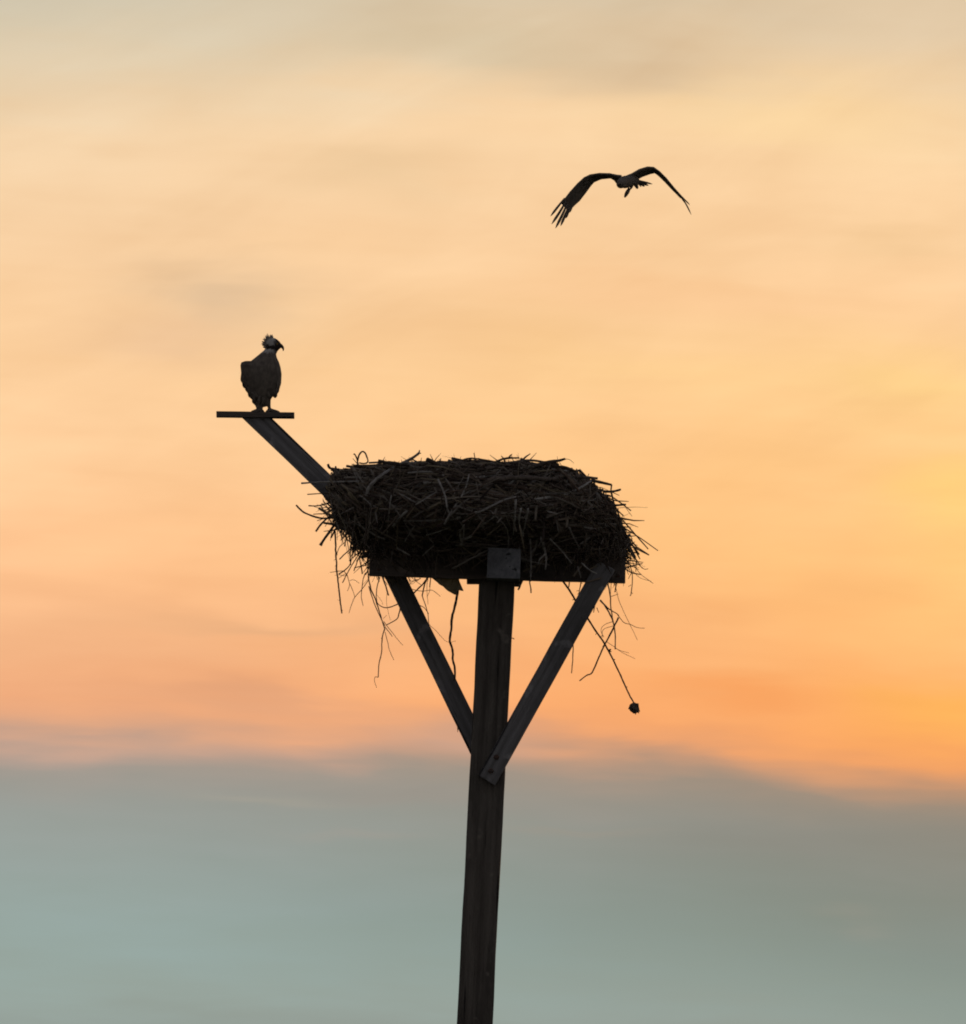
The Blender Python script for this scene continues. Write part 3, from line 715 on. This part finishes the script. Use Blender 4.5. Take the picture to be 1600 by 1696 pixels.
def weld(name, V, F, voxel, mat, parent, smooth=3, loc=None):
    """one continuous skin from overlapping closed shapes"""
    me = mesh_from(name, V, F); bm = bmesh.new(); bm.from_mesh(me); bmesh.ops.recalc_face_normals(bm, faces=bm.faces); bm.to_mesh(me); bm.free()
    o = bpy.data.objects.new('tmp', me); COL.objects.link(o)
    m = o.modifiers.new('r', 'REMESH'); m.mode = 'VOXEL'; m.voxel_size = voxel; m.use_smooth_shade = True
    s = o.modifiers.new('s', 'SMOOTH'); s.factor = .5; s.iterations = smooth
    dg = bpy.context.evaluated_depsgraph_get(); new = bpy.data.meshes.new_from_object(o.evaluated_get(dg))
    bpy.data.objects.remove(o); bpy.data.meshes.remove(me); new.name = name
    new.polygons.foreach_set('use_smooth', [True] * len(new.polygons)); new.materials.clear()
    return link(name, new, mat, parent, loc)
M_HORN = material('dark_horn', lambda nt, b: b.inputs['Base Color'].__setattr__('default_value', (.02, .018, .018, 1)), .4)
M_EYE = material('eye_amber', lambda nt, b: b.inputs['Base Color'].__setattr__('default_value', (.35, .22, .02, 1)), .2)

# perched bird ------------------------------------------------------
YB = .17
def Q(zx, zy, y=0.0): return P(340 + zx/6.6667, 530 + zy/6.6667, YB + y)
BO = Q(630, 1012)
U = MPP / 6.6667
V, F = [], []
def vring(zy, xl, xr, d, yc=0.0): return (Q((xl + xr)/2, zy, yc) - BO, RGT * ((xr - xl)/2 * U), Vector((0, d * U, 0)))
loft(V, F, [vring(300, 668, 770, 44), vring(330, 652, 778, 56), vring(370, 605, 782, 72), vring(410, 556, 790, 92), vring(450, 505, 806, 112), vring(520, 455, 826, 132), vring(600, 432, 836, 142),
            vring(680, 432, 830, 138), vring(760, 455, 810, 122), vring(830, 490, 756, 98), vring(880, 515, 724, 78), vring(930, 535, 708, 54), vring(955, 560, 690, 34)])
loft(V, F, [vring(198, 716, 764, 22), vring(212, 680, 792, 44), vring(240, 664, 824, 58), vring(275, 660, 842, 62), vring(310, 662, 832, 58), vring(340, 668, 802, 50), vring(370, 680, 786, 40)])     # head
# beak, hooked
bk = [Q(815, 278), Q(840, 286), Q(856, 304), Q(863, 324), Q(859, 346)]; tube(V, F, [p - BO for p in bk], [26*U, 21*U, 16*U, 11*U, 5*U], 10)
# folded wings
loft(V, F, [vring(452, 440, 520, 20, -.03), vring(468, 396, 545, 40, -.03), vring(500, 386, 560, 62, -.03), vring(560, 392, 580, 74, -.025), vring(640, 398, 590, 76, -.02), vring(700, 410, 600, 70, -.015), vring(780, 446, 610, 56, -.01),
            vring(840, 488, 612, 38, -.005), vring(872, 510, 600, 22, 0)])
loft(V, F, [vring(430, 742, 798, 40, 0), vring(470, 752, 817, 70, 0), vring(530, 758, 834, 92, 0), vring(600, 762, 844, 100, 0), vring(700, 760, 839, 92, 0), vring(780, 748, 815, 66, 0), vring(830, 748, 790, 40, 0), vring(862, 762, 776, 12, 0)])
# tail
loft(V, F, [vring(820, 560, 690, 30, .03), vring(900, 572, 682, 22, .05), vring(962, 590, 668, 14, .06)])
# legs with feathered thighs
loft(V, F, [vring(860, 525, 660, 50, -.01), vring(930, 545, 648, 38, -.01), vring(975, 562, 636, 28, -.01), vring(1004, 568, 634, 24, -.01)])
loft(V, F, [vring(830, 660, 732, 44, .01), vring(880, 668, 724, 34, .01), vring(930, 682, 722, 24, .01), vring(965, 688, 724, 20, .01), vring(1002, 690, 728, 20, .01)])
for (fx, fy) in ((602, -.01), (710, .01)):
    for (dx, dy) in (((-78, -.012), (40, -.03), (20, .035)) if fx < 650 else ((96, -.012), (-34, -.03), (40, .035))):
        a = Q(fx, 992, fy); b = Q(fx + dx * .6, 1003 + (4 if fx > 650 else 0), fy + dy * .6); c = Q(fx + dx, 1008 + (4 if fx > 650 else 0), fy + dy)
        tube(V, F, [p - BO for p in (a, b, c)], [22*U, 20*U, 13*U], 8)
M_BIRD = plumage('osprey_plumage', Q(0, 352).z - BO.z, Q(0, 285).z - BO.z, 1)
bird = weld('perched_osprey', V, F, .0034, M_BIRD, None, 3, BO)
tag(bird, 'osprey perched on the crossbar, head turned right with ruffled crest', 'osprey')
def spike(pts, w, parent, org, name, mat, sides=4):
    V, F = [], []; c = catmull([p - org for p in pts], 3); n = len(c)
    tube(V, F, c, [w * (1 - .88 * (i/(n-1)) ** 1.3) for i in range(n)], sides); return link(name, mesh_from(name, V, F), mat, parent)
M_CREST = material('crest_feather', lambda nt, b: b.inputs['Base Color'].__setattr__('default_value', (.30, .26, .22, 1)), .85)
for (a, b, c, y) in [((690,235),(694,195),(686,160),-.012), ((712,225),(716,195),(718,168),.01), ((728,220),(734,190),(740,168),-.005), ((740,218),(744,195),(746,182),.012), ((680,240),(675,205),(664,182),.008),
                     ((675,250),(655,222),(638,216),-.01), ((672,262),(650,245),(630,238),.006), ((672,275),(648,262),(626,260),-.004), ((676,290),(652,282),(634,282),.008), ((700,230),(698,200),(704,176),0), ((668,300),(648,300),(640,296),-.01), ((690,240),(668,222),(652,200),0), ((705,228),(708,200),(728,172),.006), ((684,236),(682,200),(676,172),-.006), ((672,268),(655,255),(634,248),.0), ((670,284),(650,275),(628,272),.004), ((720,222),(726,196),(730,176),-.01)]:
    spike([Q(*a, y), Q(*b, y * 1.4), Q(c[0] + (c[0]-a[0])*.18, c[1] + (c[1]-a[1])*.18, y * 1.8)], 15 * U, bird, BO, 'crest_feather', M_CREST)
for y in (-.0315, .0315):
    bmx = bmesh.new(); bmesh.ops.create_uvsphere(bmx, u_segments=12, v_segments=8, radius=.0042); me = bpy.data.meshes.new('eye'); bmx.to_mesh(me); bmx.free()
    link('eye', me, M_EYE, bird, Q(795, 262, y) - BO)
def claw(a, b, c):
    spike([Q(*a), Q(*b), Q(*c)], 8 * U, bird, BO, 'talon', M_HORN)
claw((530,1004,-.022), (512,1006,-.024), (508,1018,-.024)); claw((800,1010,0), (816,1012,0), (822,1024,0)); claw((640,1006,-.04), (650,1012,-.045), (652,1024,-.046)); claw((680,1010,-.022), (668,1014,-.026), (664,1026,-.027))
def blade(name, pts, w, parent, org, mat, nrm, thick=.003, tip=.15):
    """one flight feather: a thin tapering vane with a raised shaft"""
    c = catmull([p - org for p in pts], 4); n = len(c); V, F = [], []
    for i, p in enumerate(c):
        t = i/(n-1); d = (c[min(i+1, n-1)] - c[max(i-1, 0)]).normalized(); s = d.cross(nrm).normalized()
        ww = w * (.75 + .35 * math.sin(math.pi * min(t * 1.2, 1) * .5)) * (1 if t < .72 else max(tip, 1 - ((t - .72)/.28) ** 2 * (1 - tip)))
        m = s.cross(d)
        V += [p - s * ww * .5, p + m * thick, p + s * ww * .5, p - m * thick]
    for i in range(n - 1):
        for k in range(4): F.append((i*4 + k, i*4 + (k+1) % 4, i*4 + 4 + (k+1) % 4, i*4 + 4 + k))
    F.append((3, 2, 1, 0)); F.append(tuple((n-1)*4 + k for k in range(4)))
    return link(name, mesh_from(name, V, F), mat, parent)
# flight feather tips along the folded wings
fr = Vector((0, -1, 0))
for (a, b, w) in [((520,790),(520,880),46), ((480,740),(500,862),44), ((560,800),(560,905),50), ((790,760),(772,862),34), ((770,770),(752,850),40), ((440,660),(468,800),40), ((412,560),(404,690),34), ((420,620),(430,752),36), ((800,690),(800,808),32), ((690,800),(716,872),40), ((600,840),(590,950),44), ((640,850),(640,962),44), ((545,820),(532,925),40)]:
    blade('wing_feather', [Q(a[0], a[1], -.05), Q((a[0]+b[0])/2, (a[1]+b[1])/2, -.045), Q(b[0], b[1], -.02)], w * U, bird, BO, M_BIRD, fr)

# flying bird -------------------------------------------------------
YF = 52.0
def G(zx, zy, y=0.0): return P(880 + zx/5.3333, 240 + zy/5.3333, YF + y)
GO = G(850, 325); W = MPP / 5.3333 * (DIST + YF) / DIST
V, F = [], []
def wing(st):
    secs = []
    n = len(st)
    for i, (l, t, yl, yt, th) in enumerate(st):
        a = G(*l, yl) - GO; b = G(*t, yt) - GO
        a2 = G(*st[min(i+1, n-1)][0], st[min(i+1, n-1)][2]) - GO; a0 = G(*st[max(i-1, 0)][0], st[max(i-1, 0)][2]) - GO
        span = (a2 - a0).normalized(); ch = b - a; nr = span.cross(ch).normalized()
        if nr.z < 0: nr = -nr
        prf = [(0, 0), (.06, .5), (.22, .62), (.5, .5), (.8, .36), (1, .3), (1, -.3), (.7, -.30), (.35, -.32), (.08, -.3)]
        secs.append([a + ch * u + nr * (v * th) for u, v in prf])
    base = len(V); m = len(secs[0])
    for s in secs: V.extend(s)
    for i in range(n - 1):
        for k in range(m):
            a = base + i*m + k; b = base + i*m + (k+1) % m; F.append((a, b, b + m, a + m))
    F.append(tuple(base + k for k in reversed(range(m)))); F.append(tuple(base + (n-1)*m + k for k in range(m)))
wing([((800,276),(800,366),.02,.22,.04), ((755,272),(760,345),.0,.24,.034), ((728,268),(730,306),-.01,.26,.03), ((690,260),(702,290),-.04,.25,.028), ((600,256),(622,298),-.10,.20,.027), ((520,266),(556,326),-.16,.12,.026), ((470,287),(520,366),-.20,.06,.025), ((410,337),(482,422),-.24,.0,.022),
      ((340,412),(428,494),-.30,-.08,.019), ((290,477),(372,546),-.34,-.14,.016), ((262,515),(330,590),-.36,-.20,.013)])
wing([((850,275),(850,335),.0,.24,.03), ((895,256),(905,318),.04,.30,.03), ((960,218),(975,280),.08,.32,.03), ((1030,197),(1048,254),.14,.36,.028), ((1080,202),(1092,246),.20,.40,.026), ((1130,237),(1126,272),.26,.44,.022),
      ((1190,294),(1182,328),.34,.50,.018), ((1260,378),(1250,402),.42,.55,.014), ((1330,454),(1320,474),.50,.60,.011)])
def btube(pts, rad, sides=14): tube(V, F, catmull([G(*p) - GO for p in pts], 3), [r * W for r in interp(rad, (len(pts)-1)*3 + 1)], sides)
def interp(r, n):
    return [r[int(min(i/(n-1)*(len(r)-1), len(r)-2))] + (r[int(min(i/(n-1)*(len(r)-1), len(r)-2))+1] - r[int(min(i/(n-1)*(len(r)-1), len(r)-2))]) * (i/(n-1)*(len(r)-1) - int(min(i/(n-1)*(len(r)-1), len(r)-2))) for i in range(n)]
btube([(770,340,-.27), (782,346,-.24), (790,346,-.19), (800,335,-.13), (828,328,-.04), (866,318,.06), (905,312,.15), (945,322,.22)], [8, 30, 40, 46, 57, 51, 36, 20])
btube([(778,338,-.27), (770,342,-.30), (766,352,-.315)], [16, 10, 4], 8)                       # beak
btube([(880,340,.06), (890,362,.08), (878,386,.06), (862,394,.05)], [26, 13, 9, 10], 8)          # lowered leg
btube([(866,386,.05), (850,415,.03), (836,440,.02), (824,466,.02)], [14, 20, 17, 7], 8)          # clenched foot
btube([(905,330,.14), (925,355,.18), (936,378,.19), (945,386,.19)], [24, 20, 14, 6], 8)          # trailing thigh
M_FLY = plumage('flying_plumage', None, 0, None)
fly = weld('flying_osprey', V, F, .0055, M_FLY, None, 2, GO)
tag(fly, 'osprey in flight with arched wings and lowered foot, high above the nest', 'osprey')
for (pts, w, y) in [([(296,470),(236,545),(170,630)],20,-.36), ([(308,495),(250,595),(180,700)],22,-.35), ([(318,520),(270,625),(214,736)],23,-.33), ([(330,545),(295,630),(259,716)],22,-.31), ([(342,555),(322,605),(304,648)],20,-.27), ([(360,540),(345,570),(326,598)],26,-.24)]:
    blade('flight_feather', [G(*p, y - .03 * i) for i, p in enumerate(pts)], w * W, fly, GO, M_FLY, Vector((.25, -1, .2)))
for (pts, w, y) in [([(1300,425),(1350,478),(1402,532)],13,.5), ([(1305,432),(1365,520),(1413,616)],15,.52), ([(1300,430),(1355,505),(1398,585)],14,.56), ([(1270,395),(1320,460),(1370,530)],13,.5)]:
    blade('flight_feather', [G(*p, y + .05 * i) for i, p in enumerate(pts)], w * W, fly, GO, M_FLY, Vector((-.8, -.9, .5)))
for (pts, w, y) in [([(915,305),(985,325),(1070,346)],18,.2), ([(915,315),(975,335),(1035,358)],24,.2), ([(915,320),(965,345),(1002,364)],26,.2), ([(915,322),(950,345),(970,368)],24,.2)]:
    blade('tail_feather', [G(*p, y + .07 * i) for i, p in enumerate(pts)], w * W, fly, GO, M_FLY, Vector((.1, -1, .3)))
